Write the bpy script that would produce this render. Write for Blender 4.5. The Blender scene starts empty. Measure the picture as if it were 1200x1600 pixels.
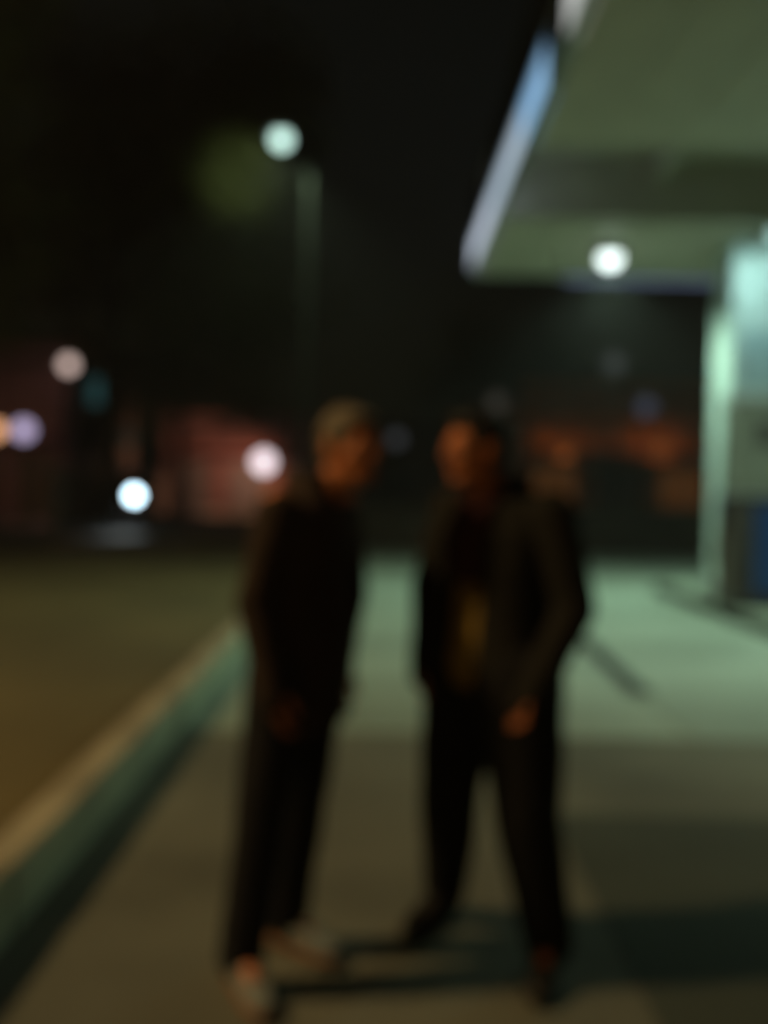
import bpy, bmesh, math, random
from mathutils import Vector, Matrix, Euler, noise as mnoise
R = math.radians
V = Vector
random.seed(11)
sc = bpy.context.scene
COL = sc.collection

# ------------------------------------------------------------------ camera
CAM_H = 1.46
F_PX = 1570.0                      # focal length in pixels of the 1200 x 1600 photograph
cam_d = bpy.data.cameras.new('camera')
cam = bpy.data.objects.new('camera', cam_d); COL.objects.link(cam)
CAM_M = Matrix.Translation((0, 0, CAM_H)) @ Matrix.Rotation(R(90 - 1.46), 4, 'X') @ Matrix.Rotation(R(1.2), 4, 'Z')
cam.matrix_world = CAM_M
cam_d.sensor_fit = 'VERTICAL'; cam_d.sensor_height = 36; cam_d.sensor_width = 27
cam_d.lens = 36 * F_PX / 1600
cam_d.clip_start = 0.05; cam_d.clip_end = 1500
cam_d.dof.use_dof = True           # the photograph is wholly out of focus: the lens was set to arm's length
cam_d.dof.focus_distance = 0.25
APERTURE = 0.0071
cam_d.dof.aperture_fstop = cam_d.lens / 1000 / APERTURE
cam_d.dof.aperture_blades = 0
sc.camera = cam

# ------------------------------------------------------------------ world (night sky) and moon
w = bpy.data.worlds.new('World'); sc.world = w; w.use_nodes = True
nt = w.node_tree; nt.nodes.clear()
sky = nt.nodes.new('ShaderNodeTexSky'); sky.sky_type = 'NISHITA'; sky.sun_disc = False
sky.sun_elevation = R(12); sky.sun_rotation = R(200); sky.air_density = 1.0; sky.dust_density = 6.0
bg = nt.nodes.new('ShaderNodeBackground'); bg.inputs[1].default_value = 0.0022
tint = nt.nodes.new('ShaderNodeMix'); tint.data_type = 'RGBA'; tint.blend_type = 'MULTIPLY'
tint.inputs[0].default_value = 1.0; tint.inputs[7].default_value = (1.0, 0.80, 0.46, 1)
out = nt.nodes.new('ShaderNodeOutputWorld')
nt.links.new(sky.outputs[0], tint.inputs[6]); nt.links.new(tint.outputs[2], bg.inputs[0]); nt.links.new(bg.outputs[0], out.inputs[0])
sd = bpy.data.lights.new('moon', 'SUN'); sd.energy = 0.004; sd.angle = R(0.5); sd.color = (0.9, 0.95, 1.0)
so = bpy.data.objects.new('moon', sd); COL.objects.link(so); so.rotation_euler = Euler((R(60), 0, R(160)))

sc.view_settings.view_transform = 'Standard'; sc.view_settings.look = 'None'
sc.view_settings.gamma = 1; sc.view_settings.exposure = 0; sc.view_settings.use_curve_mapping = False
cy = sc.cycles
sc.render.engine = 'CYCLES'
cy.use_denoising = True
try: cy.denoiser = 'OPENIMAGEDENOISE'
except Exception: pass
cy.pixel_filter_type = 'BOX'; cy.filter_width = 10.0
cy.max_bounces = 6; cy.diffuse_bounces = 4; cy.glossy_bounces = 3; cy.transmission_bounces = 4
cy.caustics_reflective = False; cy.caustics_refractive = False
cy.sample_clamp_indirect = 4.0

def at(px, py, Y):
    """the point at forward distance Y behind photograph pixel (px, py)"""
    d = (CAM_M.to_3x3() @ Vector(((px - 600) / F_PX, -(py - 800) / F_PX, -1)))
    return Vector((0, 0, CAM_H)) + d * (Y / d.y)

# ------------------------------------------------------------------ materials
MATS = {}
def mat(name, col, rough=0.7, var=0.15, scale=4.0, bump=0.0, bscale=30.0, metal=0.0, col2=None, spec=0.5, detail=6):
    if name in MATS: return MATS[name]
    m = bpy.data.materials.new(name); m.use_nodes = True
    n = m.node_tree.nodes; l = m.node_tree.links
    b = n['Principled BSDF']; b.inputs['Roughness'].default_value = rough; b.inputs['Metallic'].default_value = metal
    b.inputs['Specular IOR Level'].default_value = spec
    tc = n.new('ShaderNodeTexCoord')
    nz = n.new('ShaderNodeTexNoise'); nz.inputs['Scale'].default_value = scale; nz.inputs['Detail'].default_value = detail
    l.new(tc.outputs['Object'], nz.inputs['Vector'])
    cr = n.new('ShaderNodeValToRGB')
    c2 = col2 or tuple(min(1, c * (1 + var)) for c in col)
    c1 = tuple(c * (1 - var) for c in col)
    cr.color_ramp.elements[0].position = 0.32; cr.color_ramp.elements[1].position = 0.68
    cr.color_ramp.elements[0].color = (*c1, 1); cr.color_ramp.elements[1].color = (*c2, 1)
    l.new(nz.outputs['Fac'], cr.inputs['Fac']); l.new(cr.outputs['Color'], b.inputs['Base Color'])
    if bump:
        n2 = n.new('ShaderNodeTexNoise'); n2.inputs['Scale'].default_value = bscale; n2.inputs['Detail'].default_value = 8
        l.new(tc.outputs['Object'], n2.inputs['Vector'])
        bp = n.new('ShaderNodeBump'); bp.inputs['Strength'].default_value = bump; bp.inputs['Distance'].default_value = 0.01
        l.new(n2.outputs['Fac'], bp.inputs['Height']); l.new(bp.outputs['Normal'], b.inputs['Normal'])
    MATS[name] = m; return m
def glow(name, col, strength):
    if name in MATS: return MATS[name]
    m = bpy.data.materials.new(name); m.use_nodes = True
    n = m.node_tree.nodes; l = m.node_tree.links
    b = n['Principled BSDF']; b.inputs['Base Color'].default_value = (*[c * .22 for c in col], 1)
    nz = n.new('ShaderNodeTexNoise'); nz.inputs['Scale'].default_value = 3
    tc = n.new('ShaderNodeTexCoord'); l.new(tc.outputs['Object'], nz.inputs['Vector'])
    mr = n.new('ShaderNodeMapRange'); mr.inputs['To Min'].default_value = strength * .85; mr.inputs['To Max'].default_value = strength * 1.15
    l.new(nz.outputs['Fac'], mr.inputs['Value']); l.new(mr.outputs['Result'], b.inputs['Emission Strength'])
    b.inputs['Emission Color'].default_value = (*col, 1)
    MATS[name] = m; return m
def glass(name, col=(0.02, 0.025, 0.03)):
    return mat(name, col, rough=0.08, var=0.1, spec=0.8)

# ------------------------------------------------------------------ mesh helpers
def tag(o, label=None, cat=None, group=None, kind=None):
    if label: o['label'] = label
    if cat: o['category'] = cat
    if group: o['group'] = group
    if kind: o['kind'] = kind
    return o
def empty(name, loc=(0, 0, 0), rz=0, label=None, cat=None, group=None):
    o = bpy.data.objects.new(name, None); COL.objects.link(o); o.empty_display_size = .2
    o.location = loc; o.rotation_euler = (0, 0, rz)
    return tag(o, label, cat, group)
class MB:
    def __init__(s): s.b = bmesh.new()
    def box(s, x0, x1, y0, y1, z0, z1, M=None, bevel=0):
        v = [Vector((x, y, z)) for z in (z0, z1) for y in (y0, y1) for x in (x0, x1)]
        if M is not None: v = [M @ p for p in v]
        v = [s.b.verts.new(p) for p in v]
        fs = [s.b.faces.new([v[i] for i in q]) for q in ((0, 2, 3, 1), (4, 5, 7, 6), (0, 1, 5, 4), (2, 6, 7, 3), (0, 4, 6, 2), (1, 3, 7, 5))]
        if bevel:
            es = list({e for f in fs for e in f.edges})
            bmesh.ops.bevel(s.b, geom=es, offset=bevel, segments=2, affect='EDGES', profile=.7)
        return s
    def ring(s, c, a, b, r, n):
        return [s.b.verts.new(c + a * (r[0] * math.cos(2 * math.pi * i / n)) + b * (r[1] * math.sin(2 * math.pi * i / n))) for i in range(n)]
    def skin(s, rings, cap=True, closed=False):
        n = len(rings[0])
        pairs = list(zip(rings, rings[1:])) + ([(rings[-1], rings[0])] if closed else [])
        for r0, r1 in pairs:
            for i in range(n): s.b.faces.new((r0[i], r0[(i + 1) % n], r1[(i + 1) % n], r1[i]))
        if cap and not closed:
            s.b.faces.new(rings[0][::-1]); s.b.faces.new(rings[-1])
        return s
    def tube(s, pts, r, n=10, closed=False):
        pts = [Vector(p) for p in pts]; rs = r if isinstance(r, (list, tuple)) else [r] * len(pts)
        rings = []; up = None
        for i, p in enumerate(pts):
            if closed: t = pts[(i + 1) % len(pts)] - pts[i - 1]
            else: t = pts[min(i + 1, len(pts) - 1)] - pts[max(i - 1, 0)]
            t.normalize()
            if up is None: up = t.cross(Vector((0, 0, 1))) if abs(t.z) < .9 else t.cross(Vector((1, 0, 0)))
            a = (up - t * up.dot(t)).normalized(); up = a; b = t.cross(a)
            rings.append(s.ring(p, a, b, (rs[i], rs[i]), n))
        return s.skin(rings, closed=closed)
    def lathe(s, prof, M=None, n=24):
        M = M or Matrix()
        rings = []
        for r, z in prof:
            rings.append([s.b.verts.new(M @ Vector((max(r, .0005) * math.cos(2 * math.pi * i / n), max(r, .0005) * math.sin(2 * math.pi * i / n), z))) for i in range(n)])
        return s.skin(rings)
    def capsule(s, p0, r0, p1, r1, n=14):
        p0, p1 = Vector(p0), Vector(p1); d = p1 - p0; L = d.length; t = d.normalized()
        a = t.cross(Vector((0, 0, 1))) if abs(t.z) < .9 else t.cross(Vector((1, 0, 0)))
        a.normalize(); b = t.cross(a); rings = []
        for k in range(0, 5):
            th = R(-80 + 20 * k); rings.append(s.ring(p0 + t * (r0 * math.sin(th)), a, b, (r0 * math.cos(th),) * 2, n))
        for k in range(0, 5):
            th = R(20 * k); rings.append(s.ring(p1 + t * (r1 * math.sin(th)), a, b, (r1 * math.cos(th),) * 2, n))
        return s.skin(rings)
    def ell(s, c, rad, M=None, n=16, m=10):
        c = Vector(c); M = M or Matrix.Identity(3); rings = []
        for k in range(m + 1):
            th = math.pi * (k + .15) / (m + .3) - math.pi / 2
            z = math.sin(th) * rad[2]; rr = math.cos(th)
            rings.append([s.b.verts.new(c + M @ Vector((rad[0] * rr * math.cos(2 * math.pi * i / n), rad[1] * rr * math.sin(2 * math.pi * i / n), z))) for i in range(n)])
        return s.skin(rings)
    def loft(s, secs, side, front, n=24, p=2.4):
        """secs: (centre, half width along side, half depth along front)"""
        rings = []
        for c, a, b in secs:
            c = Vector(c); ring = []
            for i in range(n):
                t = 2 * math.pi * i / n; ct, st = math.cos(t), math.sin(t)
                ring.append(s.b.verts.new(c + side * (a * math.copysign(abs(ct) ** (2 / p), ct)) + front * (b * math.copysign(abs(st) ** (2 / p), st))))
            rings.append(ring)
        return s.skin(rings)
    def build(s, name, m, parent=None, smooth=False, loc=None):
        bmesh.ops.recalc_face_normals(s.b, faces=s.b.faces)
        me = bpy.data.meshes.new(name); s.b.to_mesh(me); s.b.free()
        if smooth:
            for p_ in me.polygons: p_.use_smooth = True
        me.materials.append(m)
        o = bpy.data.objects.new(name, me); COL.objects.link(o)
        if parent: o.parent = parent
        if loc: o.location = loc
        return o
    def fuse(s, name, m, parent, voxel=.005, smooth_it=3, wrinkle=0, wscale=9, cut=None, thick=0, inflate=0):
        """one continuous skin round all the overlapping shapes"""
        bmesh.ops.recalc_face_normals(s.b, faces=s.b.faces)
        me = bpy.data.meshes.new('tmp'); s.b.to_mesh(me); s.b.free()
        o = bpy.data.objects.new('tmp', me); COL.objects.link(o)
        md = o.modifiers.new('r', 'REMESH'); md.mode = 'VOXEL'; md.voxel_size = voxel
        if smooth_it:
            sm = o.modifiers.new('s', 'SMOOTH'); sm.factor = .5; sm.iterations = smooth_it
        dg = bpy.context.evaluated_depsgraph_get()
        me2 = bpy.data.meshes.new_from_object(o.evaluated_get(dg))
        bpy.data.objects.remove(o); bpy.data.meshes.remove(me)
        if wrinkle or inflate:
            ns = [v.normal.copy() for v in me2.vertices]
            for v, nn in zip(me2.vertices, ns):
                q = v.co
                h = mnoise.noise(Vector((q.x * wscale, q.y * wscale, q.z * wscale * 1.2 + q.x * 6))) + .45 * (1 - abs(mnoise.noise(Vector((q.x * 14 + q.z * 5, q.y * 14, q.z * 16))))) - .3
                v.co = q + nn * (h * wrinkle + inflate)
        if cut or thick:
            b = bmesh.new(); b.from_mesh(me2)
            if cut: bmesh.ops.delete(b, geom=[f for f in b.faces if cut(f.calc_center_median())], context='FACES')
            if cut:
                bv = [v for v in b.verts if v.is_boundary]
                for _ in range(14):
                    new = {}
                    for v in bv:
                        nb = [e.other_vert(v) for e in v.link_edges if e.is_boundary]
                        if nb: new[v] = v.co * .4 + sum((q.co for q in nb), Vector()) / len(nb) * .6
                    for v, c in new.items(): v.co = c
            if thick: bmesh.ops.solidify(b, geom=b.faces[:], thickness=thick)
            b.to_mesh(me2); b.free()
        me2.name = name
        for p_ in me2.polygons: p_.use_smooth = True
        me2.materials.clear(); me2.materials.append(m)
        o = bpy.data.objects.new(name, me2); COL.objects.link(o)
        o.parent = parent
        if parent: o.matrix_parent_inverse = Matrix.Translation(-parent.location)
        return o
def box(name, m, parent, x0, x1, y0, y1, z0, z1, bevel=0, M=None):
    return MB().box(x0, x1, y0, y1, z0, z1, M, bevel).build(name, m, parent)
def copy_to(o, parent=None, loc=None):
    c = o.copy(); COL.objects.link(c); c.parent = parent
    if loc is not None: c.location = loc
    for ch in list(o.children): copy_to(ch, c)
    return c
def light(name, kind, loc, energy, col, parent=None, radius=.12, target=None, spot=150, blend=.8):
    d = bpy.data.lights.new(name, kind); d.energy = energy; d.color = col; d.shadow_soft_size = radius
    if kind == 'SPOT': d.spot_size = R(spot); d.spot_blend = blend
    o = bpy.data.objects.new(name, d); COL.objects.link(o); o.location = loc
    if target is not None: o.rotation_euler = (Vector(target) - Vector(loc)).to_track_quat('-Z', 'Y').to_euler()
    if parent: o.parent = parent
    return o

# ------------------------------------------------------------------ ground, road, apron
m_dirt = mat('dirt', (.075, .06, .035), .95, .3, .4, .5, 12)
m_asph = mat('asphalt', (.135, .108, .046), .9, .28, .55, .6, 60)
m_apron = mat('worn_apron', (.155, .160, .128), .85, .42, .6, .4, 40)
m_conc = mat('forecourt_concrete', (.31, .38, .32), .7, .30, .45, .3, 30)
m_kerb = mat('kerb_concrete', (.36, .33, .24), .8, .25, 3, .4, 30)
m_kface = mat('kerb_face_lit_green', (.60, .68, .50), .7, .2, 3, .4, 30)  # pale green tone puts the canopy light into the kerb face colour
m_gut = mat('gutter_concrete', (.42, .32, .17), .85, .2, 2, .4, 30)
m_plast = mat('tan_plaster', (.30, .22, .13), .9, .25, 1.2, .3, 20)

def sheet(name, x0, x1, y0, y1, z, m, nx=1, ny=1, label=None):
    b = MB(); vs = [[b.b.verts.new((x0 + (x1 - x0) * i / nx, y0 + (y1 - y0) * j / ny, z)) for i in range(nx + 1)] for j in range(ny + 1)]
    for j in range(ny):
        for i in range(nx): b.b.faces.new((vs[j][i], vs[j][i + 1], vs[j + 1][i + 1], vs[j + 1][i]))
    o = b.build(name, m); o['kind'] = 'structure'
    if label: o['label'] = label
    return o
sheet('ground', -600, 600, -500, 900, -.012, m_dirt, 6, 6, 'dark bare earth out to the horizon')
sheet('road', -8.0, -1.30, -60, 300, -.006, m_asph, 2, 40, 'brown asphalt road left of the kerb')
sheet('pavement', -1.17, 14, -20, 5.9, -.004, m_apron, 4, 10, 'worn brown paving where the two people stand')
sheet('shade_sheet', .78, 14, -20, 4.5, .0, mat('shade_apron', (.062, .074, .060), .88, .3, .6, .4, 40), 4, 10, 'paving darkened for the shade at the lower right')  # darker sheet stands in for shade on the paving
# forecourt: pale concrete slabs with open joints
fc = empty('forecourt'); fc['kind'] = 'structure'; fc['label'] = 'pale concrete forecourt lit green under the canopy'
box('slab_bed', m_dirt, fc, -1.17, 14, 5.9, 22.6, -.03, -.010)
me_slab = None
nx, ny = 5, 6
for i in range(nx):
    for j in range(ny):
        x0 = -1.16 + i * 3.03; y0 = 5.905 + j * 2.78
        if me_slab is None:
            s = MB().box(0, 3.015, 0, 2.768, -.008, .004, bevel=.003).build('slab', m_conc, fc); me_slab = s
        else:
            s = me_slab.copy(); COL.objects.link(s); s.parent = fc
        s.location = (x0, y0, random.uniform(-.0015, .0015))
# kerb of single stones, with the gutter strip on its road side
kb = empty('kerb', (-1.17, 0, 0)); kb['kind'] = 'structure'; kb['label'] = 'raised concrete kerb with green light painted on its face running between road and pavement'
k0 = None
for i in range(46):
    L = .9
    if k0 is None:
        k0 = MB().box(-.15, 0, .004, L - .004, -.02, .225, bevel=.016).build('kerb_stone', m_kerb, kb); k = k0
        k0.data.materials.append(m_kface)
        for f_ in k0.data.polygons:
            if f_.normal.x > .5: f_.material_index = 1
    else:
        k = k0.copy(); COL.objects.link(k); k.parent = kb
    k.location = (random.uniform(-.004, .004), -4 + i * L, random.uniform(-.004, .004)); k.rotation_euler.z = random.uniform(-.004, .004)
# far side of the road
fk = empty('far_pavement', (-8.0, 0, 0)); fk['kind'] = 'structure'; fk['label'] = 'raised pavement on the far side of the road'
MB().box(-3.2, -.16, 4, 90, -.02, .11).build('paving', mat('far_paving', (.12, .10, .075), .9, .3, .6, .3, 20), fk)
f0 = None
for i in range(30):
    if f0 is None: f0 = MB().box(-.155, 0, .01, 1.99, -.02, .125, bevel=.015).build('kerb_stone', mat('far_kerb', (.22, .19, .13), .85, .25, 2), fk); q = f0
    else: q = f0.copy(); COL.objects.link(q); q.parent = fk
    q.location = (0, 5 + i * 2.0, 0)
# narrow strip in the forecourt
dr = empty('ground_strip', (1.93, 8.7, 0), R(-2), 'dark narrow strip set into the pale forecourt right of the standing man', 'inset')
box('strip_base', mat('strip_black', (.02, .022, .02), .6, .2), dr, -.09, .09, -1.55, 1.75, -.008, .008)
b = MB()
for i in range(60): b.box(-.075, .075, -1.53 + i * .0545, -1.51 + i * .0545, .009, .016)
o = b.build('strip_bars', mat('bar_metal', (.04, .045, .04), .5, .2, metal=.5), dr); o['kind'] = 'stuff'
# speed hump across the road
b = MB(); rings = []
for i in range(9):
    t = i / 8; rings.append([b.b.verts.new((-7.9, 23.4 + t * 1.5, .004 + .08 * math.sin(math.pi * t))), b.b.verts.new((-1.5, 23.4 + t * 1.5, .004 + .08 * math.sin(math.pi * t)))])
for r0, r1 in zip(rings, rings[1:]): b.b.faces.new((r0[0], r0[1], r1[1], r1[0]))
tag(b.build('speed_hump', mat('hump_paint', (.42, .30, .11), .8, .35, 1.0)), 'low speed hump with faded yellow paint across the road', 'speed hump')

# ------------------------------------------------------------------ fuel station canopy
CX0, CX1, CY0, CY1, CZ = 1.2, 12.5, -2.0, 14.9, 4.6
m_sof = mat('soffit_metal', (.62, .57, .47), .55, .1, 1.0)
m_sofd = mat('channel_metal', (.44, .42, .34), .6, .1, 1.0)
m_fas = mat('fascia_dark', (.024, .034, .036), .85, .2, 1.5, spec=.15)
m_trim = mat('trim_metal', (.35, .38, .40), .4, .1, metal=.4)
cp = empty('station_canopy', (4.6, 12.9, 0), 0, 'large flat fuel station canopy with a lit strip along its edge, upper right', 'canopy')
def cpb(name, m, *a, bevel=0):
    o = MB().box(*a, bevel=bevel).build(name, m, cp); o.location = Vector((-4.6, -12.9, 0)); return o
cpb('roof_deck', m_fas, CX0 + .1, CX1, CY0, CY1 - .1, 5.45, 5.6)
# soffit: long panels either side of a raised transverse channel
bounds = [(CY0 + .1, 4.0), (4.0, 9.25), (11.75, CY1 - .1)]
for (ya, yb) in bounds:
    n = 18; wpx = (CX1 - CX0 - .15) / n; first = None
    for i in range(n):
        if first is None:
            first = MB().box(0, wpx - .012, 0, yb - ya - .012, 0, .03, bevel=.004).build('soffit_panel', m_sof, cp); s = first
        else:
            s = first.copy(); COL.objects.link(s); s.parent = cp
        s.location = (CX0 + .1 + i * wpx - 4.6, ya - 12.9, CZ + random.uniform(0, .003))
cpb('soffit_backing', m_sofd, CX0 + .1, CX1, CY0 + .1, 9.25, CZ + .035, CZ + .08)
cpb('soffit_backing', m_sofd, CX0 + .1, CX1, 11.76, CY1 - .1, CZ + .035, CZ + .08)
cpb('channel_wall', m_sofd, CX0 + .1, CX1, 11.70, 11.745, CZ, 5.44)
cpb('channel_wall', m_sofd, CX0 + .1, CX1, 9.245, 9.285, CZ, 5.44)
cpb('channel_ceiling', m_sofd, CX0 + .1, CX1, 9.29, 11.69, 5.30, 5.34)
for x in (3.0, 5.6, 8.2, 10.8): cpb('cross_beam', m_sofd, x, x + .12, 9.29, 11.69, 5.05, 5.29)
# side fascia panels (dark) above the lit strip
y = CY0
while y < CY1 - .1:
    y2 = min(y + 1.69, CY1)
    cpb('fascia_panel', m_fas, CX0, CX0 + .09, y + .006, y2 - .006, 5.01, 5.72, bevel=.006); y = y2
x = CX0 + .1
while x < CX1 - .1:
    x2 = min(x + 1.61, CX1)
    cpb('fascia_panel', m_fas, x + .006, x2 - .006, CY1 - .09, CY1, 5.01, 5.72, bevel=.006); x = x2
cpb('edge_trim', m_trim, CX0 - .02, CX0 + .095, CY0, CY1 + .02, 4.992, 5.006)
cpb('lower_trim', m_trim, CX0 - .012, CX0 + .08, CY0, CY1, 4.585, 4.60)
def strip(a, bb, colr, st, nm):
    return cpb('light_strip', glow(nm, colr, st), CX0 + .004, CX0 + .085, a, bb, 4.603, 4.99, bevel=.01)
strip(CY0 + .02, 7.15, (.75, .78, .76), .75, 'strip_warm')
cpb('dark_strip', m_fas, CX0 + .004, CX0 + .085, 7.17, 8.0, 4.603, 4.99, bevel=.01)
strip(8.02, 9.4, (.34, .62, .95), .9, 'strip_blue')
strip(9.42, 12.1, (.52, .64, .76), .95, 'strip_pale')
strip(12.12, CY1 - .1, (.60, .68, .80), 1.15, 'strip_lilac')
cpb('fascia_mark', mat('mark_paint', (.30, .34, .45), .4, .1), CX0 - .006, CX0 - .001, 12.0, 13.2, 5.2, 5.55)
cpb('far_strip', glow('far_strip', (.40, .50, .85), .22), 2.6, 12.3, CY1 - .07, CY1 - .01, 4.53, 4.582)
cpb('far_trim', m_trim, CX0 + .1, CX1, CY1 - .1, CY1 + .01, 4.585, 4.60)
# column clad in pale sheet
cpb('column', mat('column_cladding', (.56, .70, .68), .45, .08, 1.2), 4.24, 5.06, 12.45, 13.15, .155, 4.58, bevel=.03)
cpb('column_foot', m_trim, 4.20, 5.10, 12.41, 13.19, .15, .32, bevel=.01)
cpb('column_panel', mat('column_panel', (.40, .55, .58), .4, .1, 1.2), 4.36, 5.0, 12.425, 12.445, 2.75, 3.45, bevel=.004)
cpb('sensor', glow('amber', (1, .35, .05), .25), 5.0 - .08, 5.0 + .08, 9.6, 9.75, 5.18, 5.28, bevel=.02)

m_lamp = glow('lamp_white', (.85, 1, .97), 3.2)
m_case = mat('lamp_case', (.25, .27, .26), .5, .1)
GREEN = (.68, 1.0, .74)
def canopy_light(x, y, energy, label, spot=150):
    t = empty('canopy_light', (x, y, CZ), 0, label, 'ceiling light', 'lamps under the canopy')
    MB().lathe([(.0, -.002), (.21, -.002), (.20, -.06), (.165, -.10), (.15, -.06), (.0, -.05)], n=24).build('housing', m_case, t, True)
    MB().lathe([(0, -.062), (.12, -.064), (.135, -.12), (.12, -.19), (.06, -.24), (0, -.25)], n=24).build('lens', m_lamp, t, True)
    light('canopy_lamp', 'SPOT', (0, 0, -.34), energy, GREEN, t, .14, None, spot, .7)
    return t
canopy_light(2.86, 13.1, 420, 'round glaring white lamp under the far left end of the canopy')
canopy_light(6.2, 13.2, 420, 'round white lamp under the canopy beyond the column')
canopy_light(4.9, 8.8, 270, 'unseen lamp added under the canopy to light the front of the column')  # out of view, added to light the column front
canopy_light(9.4, 13.2, 250, 'round white lamp under the far right end of the canopy')
t = empty('added_flood_light', (4.42, 11.4, 4.28), 0, 'small cyan white floodlight added on an arm to brighten the pale column', 'floodlight')  # floodlight added to brighten the column
box('arm', m_case, t, -.03, .03, -.02, 1.045, .15, .19); box('housing', m_case, t, -.20, .20, -.12, .04, -.02, .148, .015)
box('lens', glow('flood_lens', (.62, 1, .93), 1.0), t, -.18, .18, -.142, -.123, -.01, .13, .004)
light('added_flood_beam', 'SPOT', (0, .06, -.05), 44, (.66, 1, .94), t, .05, (.25, 1.1, -1.2), 150, .6)

# ------------------------------------------------------------------ pump island and fuel pump
isl = empty('pump_island', (4.9, 12.2, 0), 0, 'raised concrete island under the column and the fuel pump', 'island')
MB().box(-.96, .98, -2.28, 2.38, 0, .138, bevel=.02).build('island_edge', mat('island_edge_shade', (.025, .028, .024), .7, .2, 2), isl)  # near-black colour paints in the shade on the island's side
for k in range(3): MB().box(-.93, .95, -2.25 + k * 1.54, -.73 + k * 1.54, .10, .15, bevel=.006).build('island_slab', mat('island_concrete', (.26, .31, .25), .8, .2, 2, .3), isl)
m_pbody = mat('pump_grey', (.19, .21, .18), .45, .1)
m_pdark = mat('pump_dark', (.045, .04, .04), .5, .2)
m_pblue = mat('pump_blue', (.014, .055, .20), .35, .15)
pt = empty('fuel_pump', (4.45, 11.75, .15), 0, 'tall fuel pump with blue doors and pale head at the right edge', 'fuel pump')
box('plinth', m_pdark, pt, -.46, .46, -.3, .3, 0, .09, .01)
box('lower_body', m_pdark, pt, -.45, .45, -.29, .29, .092, 1.28, .02)
box('lower_door', m_pblue, pt, -.22, .41, -.312, -.293, .16, 1.20, .008)
box('side_panel', mat('pump_brown', (.09, .07, .055), .5, .2), pt, -.468, -.453, -.25, .25, .16, 1.20, .005)
box('shelf', m_trim, pt, -.47, .47, -.33, .31, 1.283, 1.315, .006)
box('head', m_pbody, pt, -.45, .45, -.25, .25, 1.318, 2.36, .03)
sc_ = box('display', m_pdark, pt, .10, .40, -.272, -.253, 1.78, 2.25, .006)
box('screen', glow('lcd', (.20, .28, .45), .12), pt, .13, .37, -.279, -.274, 1.84, 2.02)
box('keypad', m_pdark, pt, -.2, 0.0, -.272, -.253, 1.86, 2.14, .006)
box('brand_band', mat('pump_yellow', (.50, .55, .05), .4, .1), pt, .05, .44, -.272, -.253, 1.42, 1.68, .006)
box('stripe', m_pblue, pt, .16, .44, -.285, -.274, 1.70, 1.76, .003)
box('top_cap', m_trim, pt, -.47, .47, -.28, .28, 2.363, 2.45, .02)
for sx in (-.49, .49):
    s = 1 if sx > 0 else -1
    h = box('nozzle_holder', m_pdark, pt, sx - .04, sx + .04, -.1, .1, .95, 1.25, .01)
    n_ = MB().tube([(sx + s * .05, -.05, 1.02), (sx + s * .05, -.02, 1.2), (sx + s * .03, .08, 1.28)], [.016, .02, .018], 10).build('nozzle', m_pblue, pt, True)
    MB().tube([(sx + s * .06, -.05, 1.02), (sx + s * .12, -.1, .7), (sx + s * .10, -.14, .45), (sx + s * .05, -.1, .6), (sx + s * .015, 0, 1.5), (sx, 0, 2.3)], .014, 8).build('hose', m_pdark, pt, True)

# ------------------------------------------------------------------ street lamps
m_pole = mat('dark_pole_paint', (.010, .012, .011), .9, .2, 4, spec=.08)
def street_lamp(x, y, h, arm, energy, col, lens_m, label, r=.2, spot=125, tree_aim=None):
    t = empty('street_lamp', (x, y, 0), 0, label, 'street lamp')
    MB().lathe([(.13, 0), (.13, .04), (.08, .05), (.075, .5), (.05, .6), (.035, h)], n=16).build('pole', m_pole, t, True)
    ax, ay = arm
    MB().tube([(0, 0, h - .05), (ax * .3, ay * .3, h + .12), (ax * .75, ay * .75, h + .2), (ax, ay, h + .18)], [.045, .04, .035, .03], 10).build('arm', m_pole, t, True)
    u = Vector((ax, ay, 0)).normalized(); Mx = Matrix.Translation((ax, ay, h + .12)) @ u.to_track_quat('X', 'Z').to_matrix().to_4x4()
    MB().box(-max(.12, r), max(.16, r * 1.4), -max(.1, r * .8), max(.1, r * .8), .02, .12, Mx, .04).build('lamp_head', m_case, t)
    MB().lathe([(0, .015), (r * .8, .01), (r, -r * .5), (r * .85, -r * .95), (r * .4, -r * 1.3), (0, -r * 1.4)], Mx, 20).build('lens', lens_m, t, True)
    d = light('street_lamp_light', 'SPOT', (ax, ay, h + .1 - r * 1.5), energy, col, t, .35 if energy > 1000 else .08, None, spot, .5)
    if tree_aim:
        v_ = V(tree_aim) - V((x, y, 0)); light('added_tree_spot', 'SPOT', (ax - .2, ay + .04, h), 3600, col, t, .05, v_, 12.5, 1.0)  # extra narrow spot added to light the edge of the tree
    return t
p = at(440, 214, 13.5)
street_lamp(-1.08, 13.5, p.z - .1, (p.x + 1.08, 0), 230, (.75, 1, .6), glow('mercury_lens', (.62, .92, .82), 2.1), 'tall street lamp with a greenish white glow left of the canopy', .125, 122, at(366, 285, 29))
street_lamp(-8.5, 1.8, 8.2, (1.4, 0), 1850, (1.0, .66, .28), glow('sodium_lens', (1, .6, .25), 6), 'tall sodium street lamp on the far pavement, left of the view', .2, 165)

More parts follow.
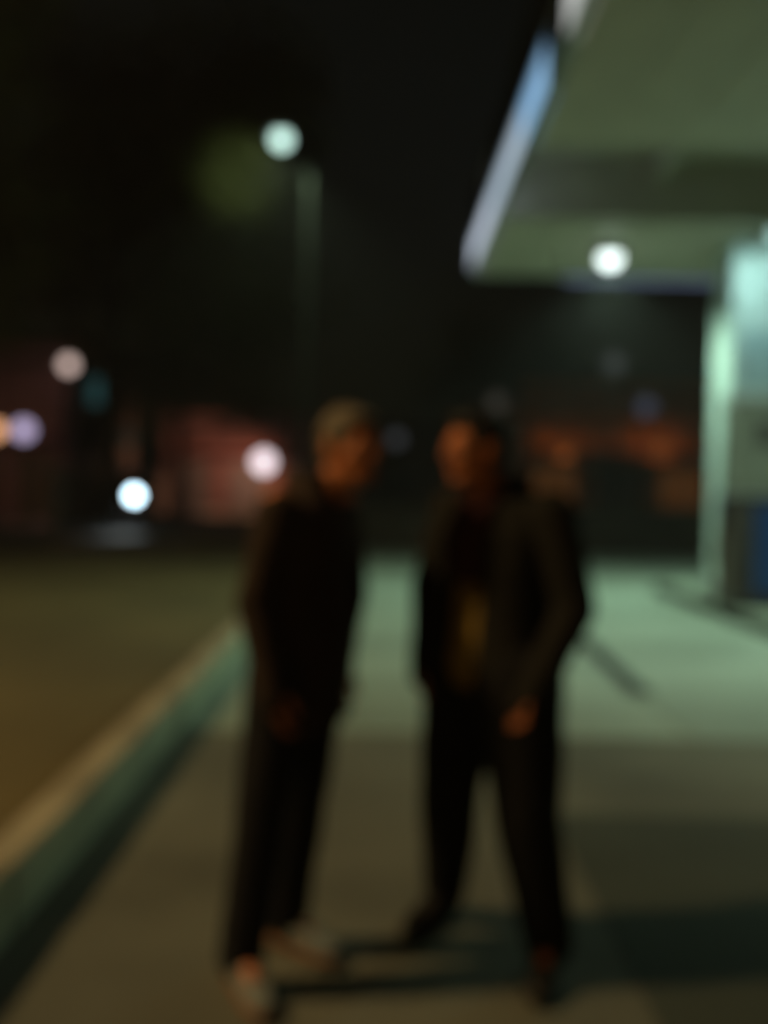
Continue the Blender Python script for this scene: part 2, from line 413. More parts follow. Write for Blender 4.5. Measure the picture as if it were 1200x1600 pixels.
# ------------------------------------------------------------------ people
m_skin = mat('skin', (.70, .235, .095), .55, .12, 12, .15, 90)
m_hairblack = mat('black_hair', (.012, .01, .008), .45, .3, 60, .6, 150)
m_hairgrey = mat('greying_hair', (.17, .135, .09), .5, .35, 60, .6, 150)
m_eye = mat('eye_white', (.6, .55, .5), .25, .05)
m_iris = mat('iris', (.02, .012, .008), .2, .1)
UP = Vector((0, 0, 1))
def lerp(a, b, t): return Vector(a).lerp(Vector(b), t)
def hand(b, wrist, d, palm_n, thumb_dir, s=1.0, curl=.5):
    """palm and five fingers; d: finger direction, palm_n: the way the palm faces"""
    d = Vector(d).normalized(); pn = Vector(palm_n); pn = (pn - d * pn.dot(d)).normalized()
    sd_ = d.cross(pn)
    if sd_.dot(Vector(thumb_dir)) < 0: sd_ = -sd_
    w0 = Vector(wrist)
    for k in (-1, -.33, .33, 1):
        b.capsule(w0 + sd_ * k * .016 * s, .016 * s, w0 + d * .085 * s + sd_ * k * .031 * s, .0105 * s, 10)
    for k, L in zip((1, .33, -.33, -1), (.068, .078, .072, .056)):
        root = w0 + d * .082 * s + sd_ * k * .0335 * s; dd = (d + sd_ * k * .10).normalized(); q = root; rr = .0083 * s
        for f, a in ((.46, curl * .5), (.30, curl), (.24, curl)):
            dd = (dd * math.cos(a) + pn * math.sin(a)).normalized()
            # keep turning towards the palm
            pn2 = (pn * math.cos(a) - d * math.sin(a)).normalized(); 
            e = q + dd * L * f * s + sd_ * k * .0025 * s
            b.capsule(q, rr, e, rr * .9, 10); q = e; rr *= .9
    r0 = w0 + d * .02 * s + sd_ * .025 * s
    e = r0 + (d * .6 + sd_ * .6 + pn * .35).normalized() * .045 * s; b.capsule(r0, .014 * s, e, .0115 * s, 10)
    e2 = e + (d * .9 + sd_ * .15 + pn * .3).normalized() * .035 * s; b.capsule(e, .011 * s, e2, .009 * s, 10)
def head(b, c, f, up=UP, s=1.0):
    f = Vector(f).normalized(); up = Vector(up); up = (up - f * up.dot(f)).normalized(); sd_ = f.cross(up)
    M = Matrix((sd_, f, up)).transposed()
    P = lambda x, y, z: Vector(c) + M @ (Vector((x, y, z)) * s)
    E = lambda p, r: b.ell(P(*p), [q * s for q in r], M)
    E((0, -.012, .022), (.074, .094, .088)); E((0, .02, -.02), (.062, .072, .078)); E((0, .038, -.075), (.042, .046, .036))
    E((0, .066, -.094), (.022, .020, .018)); E((0, .078, .018), (.05, .014, .010))          # chin, brow
    b.capsule(P(0, .082, .012), .008 * s, P(0, .106, -.026), .012 * s, 10)                     # nose
    for k in (-1, 1):
        E((k * .013, .094, -.031), (.009, .011, .008)); E((k * .036, .060, -.026), (.022, .022, .020))
        E((k * .076, -.006, -.012), (.010, .019, .032)); E((k * .080, -.012, .004), (.008, .016, .016))
        E((k * .031, .078, .0035), (.019, .010, .0075))                                       # upper lid
        b.capsule(P(k * .052, -.01, -.055), .016 * s, P(k * .02, .06, -.09), .018 * s, 10)     # jaw
    E((0, .086, -.056), (.026, .010, .0065)); E((0, .084, -.068), (.022, .010, .007))        # lips
    return P, M, sd_, f, up
def person(name, J, f, face, mats, label, feet='shoe', voxel=.0048, open_front=False, hat=False, origin=None, s=1.0, shapes_only=False):
    f = Vector(f).normalized(); side = Vector((f.y, -f.x, 0))       # side points to the person's right
    base = Vector(origin) if origin else Vector((J['hipR'].x / 2 + J['hipL'].x / 2, J['hipR'].y / 2 + J['hipL'].y / 2, 0))
    root = empty('person', base, 0, label, 'person')
    b = MB()
    hc = (J['hipR'] + J['hipL']) / 2; sh = (J['shR'] + J['shL']) / 2; ax = (J['shR'] - J['shL']).normalized(); fr = UP.cross(ax).normalized()
    if fr.dot(f) < 0: fr = -fr
    spine = lambda t: hc.lerp(sh, t)
    b.loft([(spine(-.12), .12, .09), (spine(0), .165, .115), (spine(.25), .155, .11), (spine(.5), .145, .10), (spine(.75), .165, .115), (spine(.95), .165, .10), (spine(1.08), .08, .06)], ax, fr)
    b.capsule(J['neck'] - UP * .04, .058, J['head'] - UP * .05, .054)
    for S in 'RL':
        b.capsule(J['sh' + S], .058, J['el' + S], .042); b.capsule(J['el' + S], .042, J['wr' + S], .026)
        b.capsule(J['hip' + S], .095, J['kn' + S], .058); b.capsule(J['kn' + S], .056, J['an' + S], .036)
        k = lerp(J['kn' + S], J['an' + S], .3) - f * .012; b.capsule(k, .056, lerp(J['kn' + S], J['an' + S], .6), .042)
        b.capsule(J['an' + S], .036, lerp(J['an' + S], J['toe' + S], .45) + Vector((0, 0, .0)), .028)
        hand(b, J['wr' + S], J['hd' + S], J.get('palm' + S, -side if S == 'R' else side), f, J.get('hs', 1.0), J.get('curl' + S, .45))
    P, M, sd_, ff, uu = head(b, J['head'], face, J.get('headup', UP))
    body = b.fuse('body', mats['skin'], root, voxel, 3)
    for k in (-1, 1):
        MB().ell(P(k * .031, .0765, -.006), (.0115, .0115, .0095), M, 12, 8).build('eye', m_eye, root, True).matrix_parent_inverse = Matrix.Translation(-base)
        MB().ell(P(k * .031, .0865, -.006), (.0055, .004, .0055), M, 10, 6).build('iris', m_iris, root, True).matrix_parent_inverse = Matrix.Translation(-base)
    # hair
    b = MB(); b.ell(P(0, -.018, .032), (.083, .098, .090), M, 24, 16); b.ell(P(0, -.05, -.02), (.072, .06, .07), M); b.ell(P(0, .045, .075), (.06, .045, .032), M)
    hair = b.fuse('hair', mats['hair'], root, .006, 1, .004, 40, cut=lambda q: ((q - P(0, 0, 0)).dot(ff) > .055 and (q - P(0, 0, 0)).dot(uu) < .062) or ((q - P(0, 0, 0)).dot(ff) > .0 and (q - P(0, 0, 0)).dot(uu) < .0))
    # shirt, jacket, trousers
    if open_front:
        b = MB(); b.loft([(spine(-.14), .165, .118), (spine(.05), .175, .140), (spine(.4), .16, .130), (spine(.75), .17, .130), (spine(.97), .13, .10), (spine(1.02), .07, .07)], ax, fr)
        b.fuse('shirt', mats['shirt'], root, .009, 2, .002, 10)
        MB().tube([spine(1.13 - .10 * (1 - math.cos(t_)) / 2 * 1.0) + ax * (.070 * math.sin(t_)) + fr * (-.075 * math.cos(t_) + .01) for t_ in [2 * math.pi * i / 20 for i in range(20)]], .030, 10, True).build('scarf', mat('dark_red_scarf', (.05, .008, .006), .9, .2, 10), root, True).matrix_parent_inverse = Matrix.Translation(-base)
        for k_ in (-1, 1):
            MB().tube([spine(1.1) + ax * .05 * k_ + fr * .08, spine(.98) + ax * .040 * k_ + fr * .125, spine(.82) + ax * .030 * k_ + fr * .148, spine(.55) + ax * .034 * k_ + fr * .150], [.026, .03, .03, .028], 10).build('scarf_end', MATS['dark_red_scarf'], root, True).matrix_parent_inverse = Matrix.Translation(-base)
        for q in range(5):
            c = spine(.1 + q * .19) + fr * .142
            MB().ell(c, (.007, .005, .007)).build('shirt_button', m_eye, root, True).matrix_parent_inverse = Matrix.Translation(-base)
    b = MB(); w_ = J.get('bulk', 1.0); hem = J.get('hem', -.22)
    b.loft([(spine(hem), .195 * w_, .148 * w_), (spine(0), .195 * w_, .148 * w_), (spine(.3), .182 * w_, .138 * w_), (spine(.6), .185 * w_, .135 * w_), (spine(.85), .195 * w_, .13 * w_), (spine(1.0), .165 * w_, .105), (spine(1.1), .10, .085), (spine(1.2), .072, .075)], ax, fr)
    for S in 'RL':
        b.capsule(J['sh' + S] - UP * .01, .068 * w_, J['el' + S], .058 * w_); b.capsule(J['el' + S], .058 * w_, lerp(J['el' + S], J['wr' + S], 1.16), .044)
    zc = spine(1.21).z
    def cut(q):
        if q.z > zc: return True
        if q.z < spine(hem).z + .012 and (q - hc).dot(side) ** 2 + (q - hc).dot(f) ** 2 < .02: return True
        return open_front and (q - spine(.5)).dot(fr) > .05 and abs((q - spine(.5)).dot(ax) + .0) < .054 + .02 * max(0, (q.z - 1.2) / .25)
    jk = b.fuse('jacket', mats['jacket'], root, .008, 3, .007, 6, cut=cut, thick=-.004)
    MB().tube([spine(1.18) + ax * (.078 * math.cos(t)) + fr * (.08 * math.sin(t)) for t in [2 * math.pi * i / 20 for i in range(20)]], .014, 8, True).build('collar', mats['jacket'], root, True).matrix_parent_inverse = Matrix.Translation(-base)
    b = MB(); b.loft([(spine(-.18), .15, .12), (spine(-.02), .17, .125), (spine(.1), .16, .12)], ax, fr)
    for S in 'RL':
        b.capsule(J['hip' + S], .104 * J.get('thigh', 1), J['kn' + S], .083 * J.get('thigh', 1) * .93); b.capsule(J['kn' + S], .083 * J.get('thigh', 1) * .93, J['an' + S], .068 * J.get('leg', 1))
    b.fuse('trousers', mats['trousers'], root, .008, 3, .006, 6, cut=lambda q: q.z < J.get('cuff', .045))
    for S in 'RL':
        an, toe = J['an' + S], J['toe' + S]; d = Vector((toe.x - an.x, toe.y - an.y, 0)).normalized(); q_ = Vector((-d.y, d.x, 0))
        heel = Vector((an.x, an.y, an.z - .09)) - d * .055; L = .265
        secs = lambda t: heel + d * (L * t)
        def foot_loft(prof):
            bb = MB(); rings = []
            for t, hw, zb, zt in prof:
                c = secs(t); ring = []
                for i in range(16):
                    a = 2 * math.pi * i / 16; ca, sa = math.cos(a), math.sin(a)
                    ring.append(bb.b.verts.new(c + q_ * (hw * math.copysign(abs(ca) ** .8, ca)) + UP * ((zb + zt) / 2 + (zt - zb) / 2 * math.copysign(abs(sa) ** .8, sa))))
                rings.append(ring)
            return bb.skin(rings)
        foot_loft([(-.03, .022, .002, .022), (.05, .034, 0, .024), (.3, .034, 0, .022), (.6, .044, 0, .022), (.8, .046, 0, .022), (.95, .034, .002, .022), (1.03, .015, .006, .02)]).build('sole', mats['sole'], root, True).matrix_parent_inverse = Matrix.Translation(-base)
        if feet == 'shoe':
            foot_loft([(-.01, .024, .02, .095), (.06, .038, .018, .13), (.24, .042, .018, .135), (.45, .042, .018, .095), (.7, .043, .018, .06), (.9, .034, .018, .05), (1.0, .014, .02, .035)]).build('shoe', mats['shoe'], root, True).matrix_parent_inverse = Matrix.Translation(-base)
        else:   # sandal: straps over the bare foot
            for t, hw, h in ((.66, .050, .058), (.54, .048, .068), (.42, .046, .080), (.12, .04, .09)):
                c = secs(t)
                MB().tube([c + q_ * (hw * math.cos(a)) + UP * (.012 + h * math.sin(a)) for a in [math.pi * i / 10 for i in range(11)]], [.016] * 11, 8).build('strap', mats['shoe'], root, True).matrix_parent_inverse = Matrix.Translation(-base)
            bb = MB(); bb.capsule(heel + d * .03 + UP * .045, .03, heel + d * .12 + UP * .055, .034); bb.capsule(heel + d * .12 + UP * .055, .034, heel + d * .2 + UP * .038, .026)
            for i, (o_, ln, rr) in enumerate(((-.030, .052, .012), (-.010, .056, .0078), (.007, .052, .0074), (.023, .046, .007), (.038, .038, .0066))):
                if S == 'L': o_ = -o_
                bb.capsule(heel + d * .185 + q_ * o_ * .9 + UP * .036, .014, heel + d * (.185 + ln) + q_ * o_ * 1.1 + UP * .032, rr, 10)
            bb.fuse('foot', mats['skin'], root, .005, 2)
    return root
JA = dict(hipR=V((-.285, 2.90, .90)), hipL=V((-.20, 3.06, .90)), knR=V((-.335, 2.86, .48)), knL=V((-.235, 3.08, .49)), anR=V((-.385, 2.86, .10)), anL=V((-.28, 3.13, .10)),
          toeR=V((-.29, 2.68, .035)), toeL=V((-.13, 3.02, .035)), shR=V((-.305, 2.87, 1.395)), shL=V((-.135, 3.17, 1.395)), elR=V((-.365, 2.84, 1.12)), elL=V((-.10, 3.20, 1.13)),
          wrR=V((-.305, 2.80, .895)), wrL=V((-.13, 3.12, .90)), hdR=V((.12, -.02, -1)), hdL=V((.0, -.05, -1)), neck=V((-.185, 3.01, 1.45)), head=V((-.102, 2.985, 1.578)), bulk=.86, hem=-.30,
          palmR=V((.6, .6, 0)), palmL=V((-.2, -1, 0)))
person('person', JA, (.88, -.47, 0), (.66, -.75, -.02), dict(skin=m_skin, hair=m_hairgrey, jacket=mat('dark_maroon_cloth', (.045, .026, .019), .92, .25, 8, .4, 120), trousers=mat('navy_cloth', (.008, .008, .012), .92, .25, 8, .4, 120),
       sole=mat('tan_sole', (.30, .14, .07), .8, .1), shoe=mat('pale_canvas', (.26, .29, .28), .8, .15), shirt=m_eye),
       'man in a dark jacket and pale shoes seen from the side, nearer the kerb', )
JB = dict(hipR=V((.275, 3.19, .90)), hipL=V((.42, 3.03, .90)), knR=V((.235, 3.24, .50)), knL=V((.445, 2.97, .49)), anR=V((.235, 3.38, .10)), anL=V((.52, 2.99, .10)),
          toeR=V((.135, 3.26, .035)), toeL=V((.465, 2.81, .035)), shR=V((.225, 3.27, 1.40)), shL=V((.50, 2.98, 1.40)), elR=V((.158, 3.27, 1.12)), elL=V((.565, 2.93, 1.11)),
          wrR=V((.145, 3.19, .90)), wrL=V((.44, 2.84, .895)), hdR=V((-.05, -.15, -1)), hdL=V((-.35, -.1, -1)), neck=V((.345, 3.11, 1.455)), head=V((.275, 3.055, 1.585)), bulk=1.02, hem=-.20, leg=1.12, thigh=1.34, hs=.86,
          palmR=V((.8, -.5, 0)), palmL=V((-1, -.15, 0)))
person('person', JB, (-.72, -.69, 0), (-.88, -.46, -.03), dict(skin=m_skin, hair=m_hairblack, jacket=mat('black_cloth', (.009, .008, .0055), .92, .25, 8, .4, 120), trousers=mat('black_trousers', (.005, .005, .006), .92, .25, 8, .4, 120),
       sole=mat('black_rubber', (.012, .012, .012), .8, .1), shoe=mat('dark_leather', (.012, .011, .011), .5, .2), shirt=mat('mustard_shirt', (.36, .23, .04), .9, .2, 8)),
       'man in an open black jacket over a mustard shirt, standing nearer the fuel pump', open_front=True)

# ------------------------------------------------------------------ trees
def tree(x, y, h, crown, n_leaf, leaf, label, seed=1, col=(.105, .108, .035), extra=()):
    rnd = random.Random(seed)
    t = empty('tree', (x, y, 0), 0, label, 'tree', 'trees beside the road')
    b = MB(); r0 = h * .019
    b.tube([(0, 0, 0), (.05, .02, h * .15), (-.05, .08, h * .32), (.1, 0, h * .5), (.05, .1, h * .7)], [r0 * 1.5, r0, r0 * .9, r0 * .7, r0 * .35], 12)
    tips = []
    for k in range(9):
        a = k * 2.4; z0 = h * (.28 + .05 * k); tip = V((math.cos(a) * crown * .75, math.sin(a) * crown * .75, z0 + h * (.12 + .14 * rnd.random())))
        mid = V((tip.x * .5, tip.y * .5, z0 + h * .06)); b.tube([(0, 0, z0), mid, tip], [r0 * .5, r0 * .33, r0 * .12], 8); tips += [mid.lerp(tip, .6), tip]
        for j in range(2):
            q = mid + V((rnd.uniform(-1, 1), rnd.uniform(-1, 1), rnd.uniform(.4, 1.2))) * crown * .35; b.tube([mid, q], [r0 * .2, r0 * .06], 6); tips.append(q)
    tips += [V((0, 0, h * .85)), V((.3, .3, h * .75))]
    for q in extra:
        b.tube([(0, 0, h * .42), q * .55 + V((0, 0, h * .2)), q], [r0 * .4, r0 * .2, r0 * .06], 8); tips.append(q)
    b.build('trunk', mat('bark', (.06, .045, .03), .95, .3, 6, .8, 20), t, True)
    verts, faces = [], []
    per = n_leaf // len(tips)
    for c in tips:
        cr = crown * rnd.uniform(.22, .42)
        for _ in range(per):
            d = V((rnd.gauss(0, 1), rnd.gauss(0, 1), rnd.gauss(0, .75))); d = d.normalized() * cr * rnd.random() ** .45
            p_ = c + d; u = V((rnd.uniform(-1, 1), rnd.uniform(-1, 1), rnd.uniform(-1, .3))).normalized(); v_ = u.cross(V((rnd.uniform(-1, 1), rnd.uniform(-1, 1), 1))).normalized()
            s = leaf * rnd.uniform(.6, 1.3); i = len(verts)
            verts += [p_, p_ + u * s * .5 + v_ * s * .24, p_ + u * s, p_ + u * s * .5 - v_ * s * .24]; faces.append((i, i + 1, i + 2, i + 3))
    me = bpy.data.meshes.new('crown'); me.from_pydata(verts, [], faces); me.materials.append(mat('leaves', col, .6, .45, .8))
    o = bpy.data.objects.new('crown', me); COL.objects.link(o); o.parent = t
    return t
tree(-8.5, 31, 16.0, 6.6, 42000, .24, 'big spreading tree by the road, its edge lit green by an added spot', 3, extra=[V((4.3, -5.6, 8.6)), V((4.6, -5.0, 7.4)), V((4.0, -4.6, 9.4)), V((5.4, -5.2, 9.9))])
tree(-10.0, 18, 12.0, 4.2, 16000, .22, 'dark tree at the left edge, nearest on the far pavement', 5)
tree(-9.0, 44, 11.0, 4.5, 12000, .26, 'farther dark tree standing before the red shop', 8)
tree(7.0, 60, 12.0, 5.5, 9000, .32, 'dim tree rising behind the orange shop', 9)

# ------------------------------------------------------------------ buildings
m_pane = glass('dark_pane')
m_slat = mat('shutter_metal', (.16, .13, .10), .6, .2, 3)
def shop(name, x, y, rz, W, D, H, wallm, label, bays=3, floors=1, awn=None, sign=None, shutter=True, lit=None):
    """front faces local -y"""
    t = empty(name, (x, y, 0), rz, label, 'building')
    box('wall', wallm, t, -W / 2, W / 2, 0, D, 0, H)
    r = box('roof', mat('roof_slab', (.10, .09, .08), .9, .2), t, -W / 2 - .25, W / 2 + .25, -.3, D + .2, H + .003, H + .16, .01)
    box('parapet', wallm, r, -W / 2 - .1, W / 2 + .1, -.2, -.06, H + .162, H + .62)
    bw = W / bays
    for f in range(floors):
        zf = f * 3.1
        for i in range(bays):
            xc = -W / 2 + bw * (i + .5)
            if f == 0 and shutter:
                fr_ = box('door' if i == 0 else 'shopfront', m_slat, t, xc - bw * .36, xc + bw * .36, -.05, -.004, .02, 2.5, .005)
                if lit and i in lit:
                    box('pane', glow('lit_shop_' + name, (1, .34, .06), .045), fr_, xc - bw * .33, xc + bw * .33, -.07, -.053, .9, 2.35)
                    for q in (-.11, .11): box('mullion', m_slat, fr_, xc + bw * q - .03, xc + bw * q + .03, -.09, -.072, .9, 2.35)
                else:
                    b = MB()
                    for k in range(20): b.box(xc - bw * .34, xc + bw * .34, -.075 + .01 * (k % 2), -.053, .08 + k * .118, .18 + k * .118)
                    b.build('shutter', m_slat, fr_)['kind'] = 'stuff'
            else:
                wn = MB()
                wn.box(xc - .62, xc + .62, -.06, -.004, zf + .95, zf + 1.03); wn.box(xc - .62, xc + .62, -.06, -.004, zf + 2.17, zf + 2.25)
                wn.box(xc - .62, xc - .54, -.06, -.004, zf + 1.03, zf + 2.17); wn.box(xc + .54, xc + .62, -.06, -.004, zf + 1.03, zf + 2.17); wn.box(xc - .03, xc + .03, -.05, -.004, zf + 1.03, zf + 2.17)
                wn = wn.build('window', mat('window_frame', (.3, .25, .2), .6, .1), t)
                box('pane', m_pane, wn, xc - .54, xc - .032, -.03, -.01, zf + 1.03, zf + 2.17); box('pane', m_pane, wn, xc + .032, xc + .54, -.03, -.01, zf + 1.03, zf + 2.17)
                box('sill', wallm, wn, xc - .7, xc + .7, -.14, -.004, zf + .87, zf + .947, .005)
    if awn:
        b = MB(); L = W * .94
        v = [b.b.verts.new(p_) for p_ in ((-L / 2, -.02, 3.0), (L / 2, -.02, 3.0), (L / 2, -1.2, 2.66), (-L / 2, -1.2, 2.66), (-L / 2, -.02, 2.95), (L / 2, -.02, 2.95), (L / 2, -1.2, 2.61), (-L / 2, -1.2, 2.61))]
        for q in ((0, 1, 2, 3), (7, 6, 5, 4), (0, 4, 5, 1), (3, 2, 6, 7), (1, 5, 6, 2), (0, 3, 7, 4)): b.b.faces.new([v[k] for k in q])
        b.build('awning', awn, t)
    if sign:
        x0, x1, z0, z1, sm = sign
        sg = box('signboard', sm, t, x0, x1, -.16, -.03, z0, z1, .01)
        box('sign_frame', m_trim, sg, x0 - .05, x1 + .05, -.14, -.05, z1 + .004, z1 + .05)
    return t
m_pink = mat('pink_plaster', (.38, .21, .24), .85, .2, .8, .2, 15)
m_ochre = mat('ochre_plaster', (.34, .22, .12), .88, .25, .8, .2, 15)
m_red = mat('red_plaster', (.24, .10, .07), .85, .25, .8, .2, 15)
m_orange = mat('orange_plaster', (.45, .19, .04), .85, .3, .9, .2, 15)
L90 = R(90)
shop('corner_shop', -14.6, 36.3, 0, 6.0, 6, 5.6, m_pink, 'pink plastered shop at the left edge behind a violet lamp', 3, 1, mat('magenta_awning', (.30, .10, .16), .7, .2))
shop('brick_shop', -11.6, 42.0, L90, 8.6, 6, 6.6, m_ochre, 'two storey ochre shop with a lamp high on its front', 3, 2, None, (1.6, 3.6, 3.0, 3.7, mat('teal_sign', (.07, .22, .22), .5, .1)))
shop('red_shop', -6.7, 49.5, 0, 8.4, 6, 4.2, m_red, 'low red shop across the end of the road behind the kerbside man', 3, 1, mat('dull_awning', (.16, .05, .04), .7, .2))
shop('orange_shop', 10.0, 38, 0, 9.6, 7, 4.9, m_orange, 'low orange shopfront glowing dimly beyond the forecourt', 4, 1, mat('brown_awning', (.18, .08, .03), .7, .2), None, True, (0, 2))
shop('dark_house', 1.2, 56, 0, 8.0, 8, 4.6, mat('dark_plaster', (.13, .09, .05), .9, .2, .8), 'dark brown house seen in the gap between the two men', 3, 1, None, None, False)

def wall_run(label, x0, y0, x1, y1, h, m, cap):
    L = math.hypot(x1 - x0, y1 - y0); a = math.atan2(y1 - y0, x1 - x0)
    t = empty('boundary_wall', (x0, y0, 0), a, label, 'wall')
    box('wall', m, t, 0, L, -.1, .1, 0, h)
    k = 0; c0 = None
    while (k + 1) * 1.5 <= L + .01:
        if c0 is None: c0 = MB().box(.005, 1.495, -.14, .14, 0, .07, bevel=.008).build('coping_stone', cap, t); c = c0
        else: c = c0.copy(); COL.objects.link(c); c.parent = t
        c.location = (k * 1.5, 0, h + .003); k += 1
    return t
wall_run('low dark wall along the far side of the forecourt', -1.0, 23.6, 17, 23.6, .98, mat('stained_plaster', (.07, .065, .045), .9, .3, 1), mat('dark_cap', (.06, .055, .04), .9, .2))
wall_run('tan roadside wall in front of the ochre shop on the left', -9.6, 29.0, -9.9, 45, 1.75, m_plast, mat('tan_cap', (.36, .28, .18), .85, .2))

p_ = at(164, 612, 39.5)
t = empty('hanging_sign', (p_.x, p_.y, p_.z), 0, 'small teal sign board hanging out from the ochre shop', 'sign')
box('board', glow('teal_board', (.10, .34, .36), .16), t, -.55, .55, -.05, .05, -.5, .5, .02); box('bracket', m_case, t, -.66, -.552, -.03, .03, .3, .36)
# added wall lamps and distant pole lamps
def wall_lamp(px, py, Y, r, col, st, energy, lcol, label, pole=False, back=(0, 1), off=.35, aim=1.5):
    p_ = at(px, py, Y)
    t = empty('pole_lamp' if pole else 'added_wall_lamp', (p_.x, p_.y, 0 if pole else p_.z), 0, label, 'lamp')
    z = p_.z if pole else 0
    MB().lathe([(0, -r), (r * .5, -r * .86), (r * .86, -r * .5), (r, 0), (r * .86, r * .5), (r * .5, r * .86), (0, r)], Matrix.Translation((0, 0, z)), 18).build('globe', glow('globe_%d_%d' % (px, py), col, st), t, True)
    if pole:
        MB().lathe([(.09, 0), (.08, .3), (.045, .35), (.035, z - r)], n=10).build('pole', m_pole, t, True)
        MB().lathe([(.0, z + r + .03), (r * .9, z + r - .01), (r * .9, z + r - .03), (0, z + r)], n=14).build('cap', m_case, t, True)
    else:
        MB().tube([(0, 0, r * .9), (back[0] * off * .5, back[1] * off * .5, r + .1), (back[0] * off, back[1] * off, r + .05)], .02, 8).build('bracket', m_case, t, True)
        MB().box(-.06, .06, -.06, .06, -.1, .2, Matrix.Translation((back[0] * off, back[1] * off, r))).build('wall_plate', m_case, t)
    if energy:
        light('lamp_light', 'SPOT', (back[0] * (r + .06), back[1] * (r + .06), z), energy, lcol, t, .06, (back[0] * 3, back[1] * 3, z - aim), 165, .6)
    return t
wall_lamp(107, 570, 35.2, .26, (1, .74, .66), 1.2, 520, (1, .52, .26), 'pinkish globe lamp on a tall pole before the ochre shop', True, (.1, .5), 0, 5.0)
wall_lamp(37, 672, 31.3, .30, (.62, .54, .85), 1.1, 800, (.80, .46, .62), 'violet globe lamp on a pole before the pink shop', True, (-.1, .7), 0, 3.6)
wall_lamp(-6, 672, 29.5, .24, (1, .5, .25), 1.6, 60, (1, .5, .25), 'orange globe lamp on a pole at the left edge', True, (0, 1), 0, 3.0)
wall_lamp(412, 722, 46, .48, (1, .86, .92), 1.9, 380, (1, .52, .38), 'bright pinkish white globe on a pole before the red shop', True, (-.75, .65), 0, 1.5)
wall_lamp(620, 686, 48, .34, (.8, .85, .95), .06, 0, (.9, .9, 1), 'faint grey lamp in the gap between the two heads', True)
wall_lamp(777, 629, 42, .34, (.8, .7, .6), .05, 0, (1, 1, 1), 'faint brownish lamp just above the right hand man', True)
wall_lamp(960, 568, 34, .30, (.75, .85, .85), .06, 0, (1, .6, .3), 'faint grey lamp high on a pole beyond the forecourt', True)
wall_lamp(1010, 636, 36, .32, (.55, .62, .95), .08, 0, (1, .6, .3), 'faint bluish lamp on a pole before the orange shop', True)
wall_lamp(1035, 700, 36.6, .12, (1, .45, .12),   .2, 15, (1, .36, .07), 'small amber lamp added to brighten the right part of the orange shopfront', off=1.3)  # lamp added to warm the shopfront wall
wall_lamp(885, 708, 36.6, .12, (1, .45, .12), .2, 12, (1, .38, .07), 'small amber lamp added to brighten the left part of the orange shopfront', off=1.3)  # second lamp added for the same wall

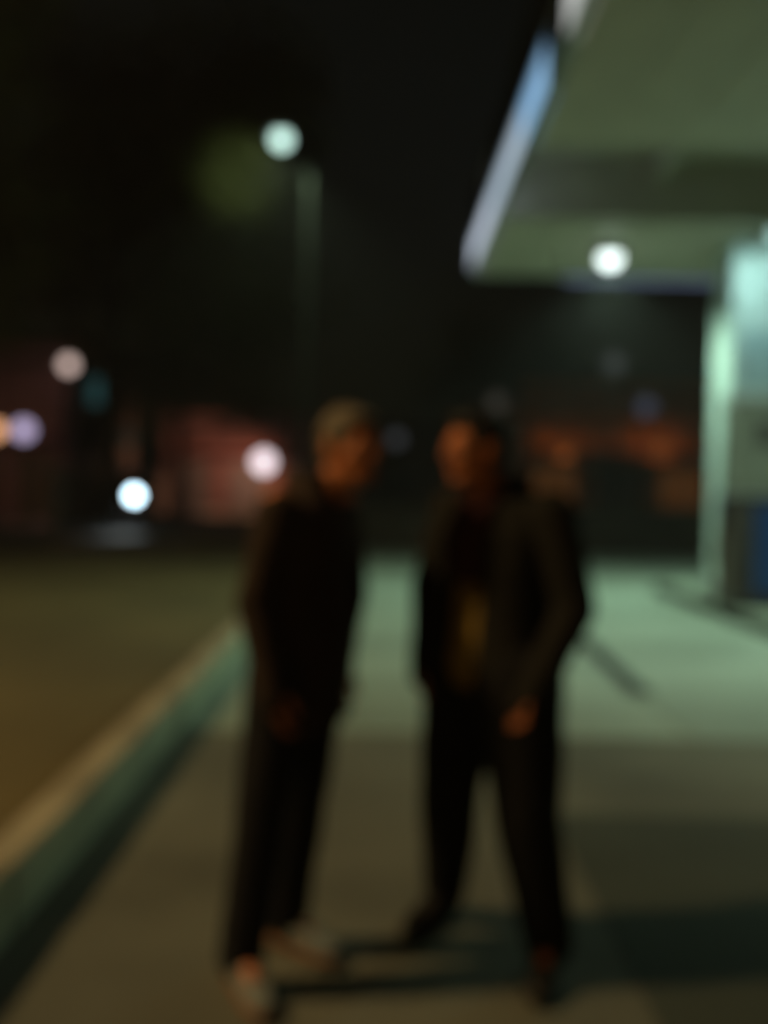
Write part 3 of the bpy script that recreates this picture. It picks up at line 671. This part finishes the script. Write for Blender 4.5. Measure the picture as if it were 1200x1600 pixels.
# ------------------------------------------------------------------ motorcycle and rider
hp = at(206, 774, 30)
def motorcycle(x, y, rz, label):
    t = empty('motorcycle', (x, y, 0), rz, label, 'motorcycle')     # front faces local -y
    mb = mat('bike_black', (.02, .02, .02), .4, .2); mr = mat('bike_red', (.18, .015, .012), .25, .1); mc = mat('bike_chrome', (.5, .5, .5), .2, .05, metal=1)
    for yw in (-.66, .66):
        wl = MB().tube([(0, yw + .27 * math.cos(a), .31 + .27 * math.sin(a)) for a in [2 * math.pi * i / 28 for i in range(28)]], .045, 10, True).build('wheel', mb, t, True)
        b = MB(); b.tube([(0, yw + .215 * math.cos(a), .31 + .215 * math.sin(a)) for a in [2 * math.pi * i / 24 for i in range(24)]], .014, 8, True)
        for i in range(10):
            a = math.pi * 2 * i / 10; b.tube([(0, yw, .31), (0, yw + .21 * math.cos(a), .31 + .21 * math.sin(a))], .006, 5)
        b.build('rim', mc, wl, True)
    for s in (-1, 1):
        MB().tube([(s * .09, -.66, .31), (s * .09, -.5, .80), (s * .09, -.45, .95)], .022, 8).build('fork', mc, t, True)
        MB().tube([(s * .09, .66, .31), (s * .10, .45, .66)], .025, 8).build('shock', mc, t, True)
        MB().tube([(s * .05, -.46, .97), (s * .24, -.40, 1.06), (s * .36, -.30, 1.04)], [.014, .014, .018], 8).build('handlebar', mb, t, True)
        mi = MB().ell((s * .34, -.42, 1.2), (.06, .015, .04)).build('mirror', mb, t, True)
        MB().tube([(s * .28, -.38, 1.06), (s * .34, -.42, 1.17)], .006, 6).build('mirror_stem', mb, mi, True)
        MB().ell((s * .17, -.58, .86), (.03, .03, .025)).build('indicator', mat('amber_lens', (.5, .2, .02), .3, .1), t, True)
    b = MB(); b.tube([(0, -.45, .90), (0, -.1, .55), (0, .15, .32), (0, .45, .40), (0, .66, .31)], .028, 8); b.tube([(0, -.42, .85), (0, .1, .80), (0, .75, .82)], .025, 8); b.build('frame', mb, t, True)
    MB().box(-.14, .14, -.14, .2, .28, .62, bevel=.05).build('engine', mc, t)
    MB().ell((0, -.16, .90), (.14, .27, .13)).build('tank', mr, t, True)
    MB().box(-.13, .13, .08, .78, .82, .90, bevel=.035).build('seat', mb, t)
    MB().tube([(0, -.66 + .33 * math.cos(a), .31 + .33 * math.sin(a)) for a in [R(20 + 14 * i) for i in range(11)]], .04, 8).build('front_mudguard', mr, t, True)
    MB().tube([(0, .66 + .34 * math.cos(a), .33 + .34 * math.sin(a)) for a in [R(5 + 14 * i) for i in range(10)]], .05, 8).build('rear_mudguard', mr, t, True)
    MB().tube([(.13, -.1, .3), (.16, .1, .2), (.17, .5, .26), (.17, .9, .34)], [.02, .025, .045, .05], 10).build('exhaust', mc, t, True)
    Mh = Matrix.Translation((0, -.60, hp.z)) @ Matrix.Rotation(R(90), 4, 'X')
    hl = MB().lathe([(0, -.12), (.08, -.11), (.16, -.04), (.19, .0), (.19, .015), (0, .012)], Mh, 20).build('headlight', mb, t, True)
    MB().lathe([(0, .017), (.18, .018), (.16, .04), (.07, .068), (0, .072)], Mh, 20).build('lens', glow('headlight_lens', (.62, .86, 1), 11), hl, True)
    box('number_plate', mat('plate', (.5, .5, .45), .5, .1), t, -.12, .12, -.985, -.975, .70, .78)
    d = light('headlight_beam', 'SPOT', (0, -.72, hp.z), 260, (.75, .88, 1), t, .08, None, 34, .9)
    d.rotation_euler = (V((0, -1, -.42))).to_track_quat('-Z', 'Y').to_euler()
    return t
motorcycle(hp.x, hp.y + .63, R(6), 'oncoming motorcycle on the road with its white headlight on')
bx, by = hp.x, hp.y + .63
JR = dict(hipR=V((bx + .10, by + .35, .95)), hipL=V((bx - .10, by + .35, .95)), knR=V((bx - .20, by - .08, .78)), knL=V((bx + .20, by - .08, .78)), anR=V((bx - .18, by + .10, .37)), anL=V((bx + .18, by + .10, .37)),
          toeR=V((bx - .18, by - .08, .31)), toeL=V((bx + .18, by - .08, .31)), shR=V((bx - .19, by + .15, 1.42)), shL=V((bx + .19, by + .15, 1.42)), elR=V((bx - .34, by - .02, 1.20)), elL=V((bx + .34, by - .02, 1.20)),
          wrR=V((bx - .33, by - .22, 1.10)), wrL=V((bx + .33, by - .22, 1.10)), hdR=V((0, -1, -.1)), hdL=V((0, -1, -.1)), neck=V((bx, by + .12, 1.48)), head=V((bx, by + .08, 1.62)), palmR=V((0, 0, -1)), palmL=V((0, 0, -1)), hem=-.05, cuff=.30)
JR['hipR'], JR['hipL'] = JR['hipL'], JR['hipR']
person('person', JR, (0, -1, 0), (0, -1, 0), dict(skin=m_skin, hair=m_hairblack, jacket=mat('brown_cloth', (.04, .03, .025), .9, .2, 8), trousers=MATS['black_trousers'], sole=MATS['black_rubber'], shoe=MATS['dark_leather'], shirt=m_eye),
       'rider in a brown jacket sitting on the oncoming motorcycle', voxel=.009)

# ------------------------------------------------------------------ damp night air that glows round the lamps
hz = MB().box(-75, 75, -45, 130, -1.1, 24).build('haze', mat('unused', (.5, .5, .5)))
hm = bpy.data.materials.new('haze'); hm.use_nodes = True; hn = hm.node_tree; hn.nodes.clear()
ho = hn.nodes.new('ShaderNodeOutputMaterial'); pv = hn.nodes.new('ShaderNodeVolumePrincipled')
pv.inputs['Density'].default_value = .0026; pv.inputs['Color'].default_value = (.85, .85, .85, 1); pv.inputs['Anisotropy'].default_value = .45
hn.links.new(pv.outputs[0], ho.inputs['Volume']); hz.data.materials[0] = hm; hz['kind'] = 'stuff'; hz['label'] = 'thin damp night air glowing faintly round the lamps'
cy.volume_bounces = 0
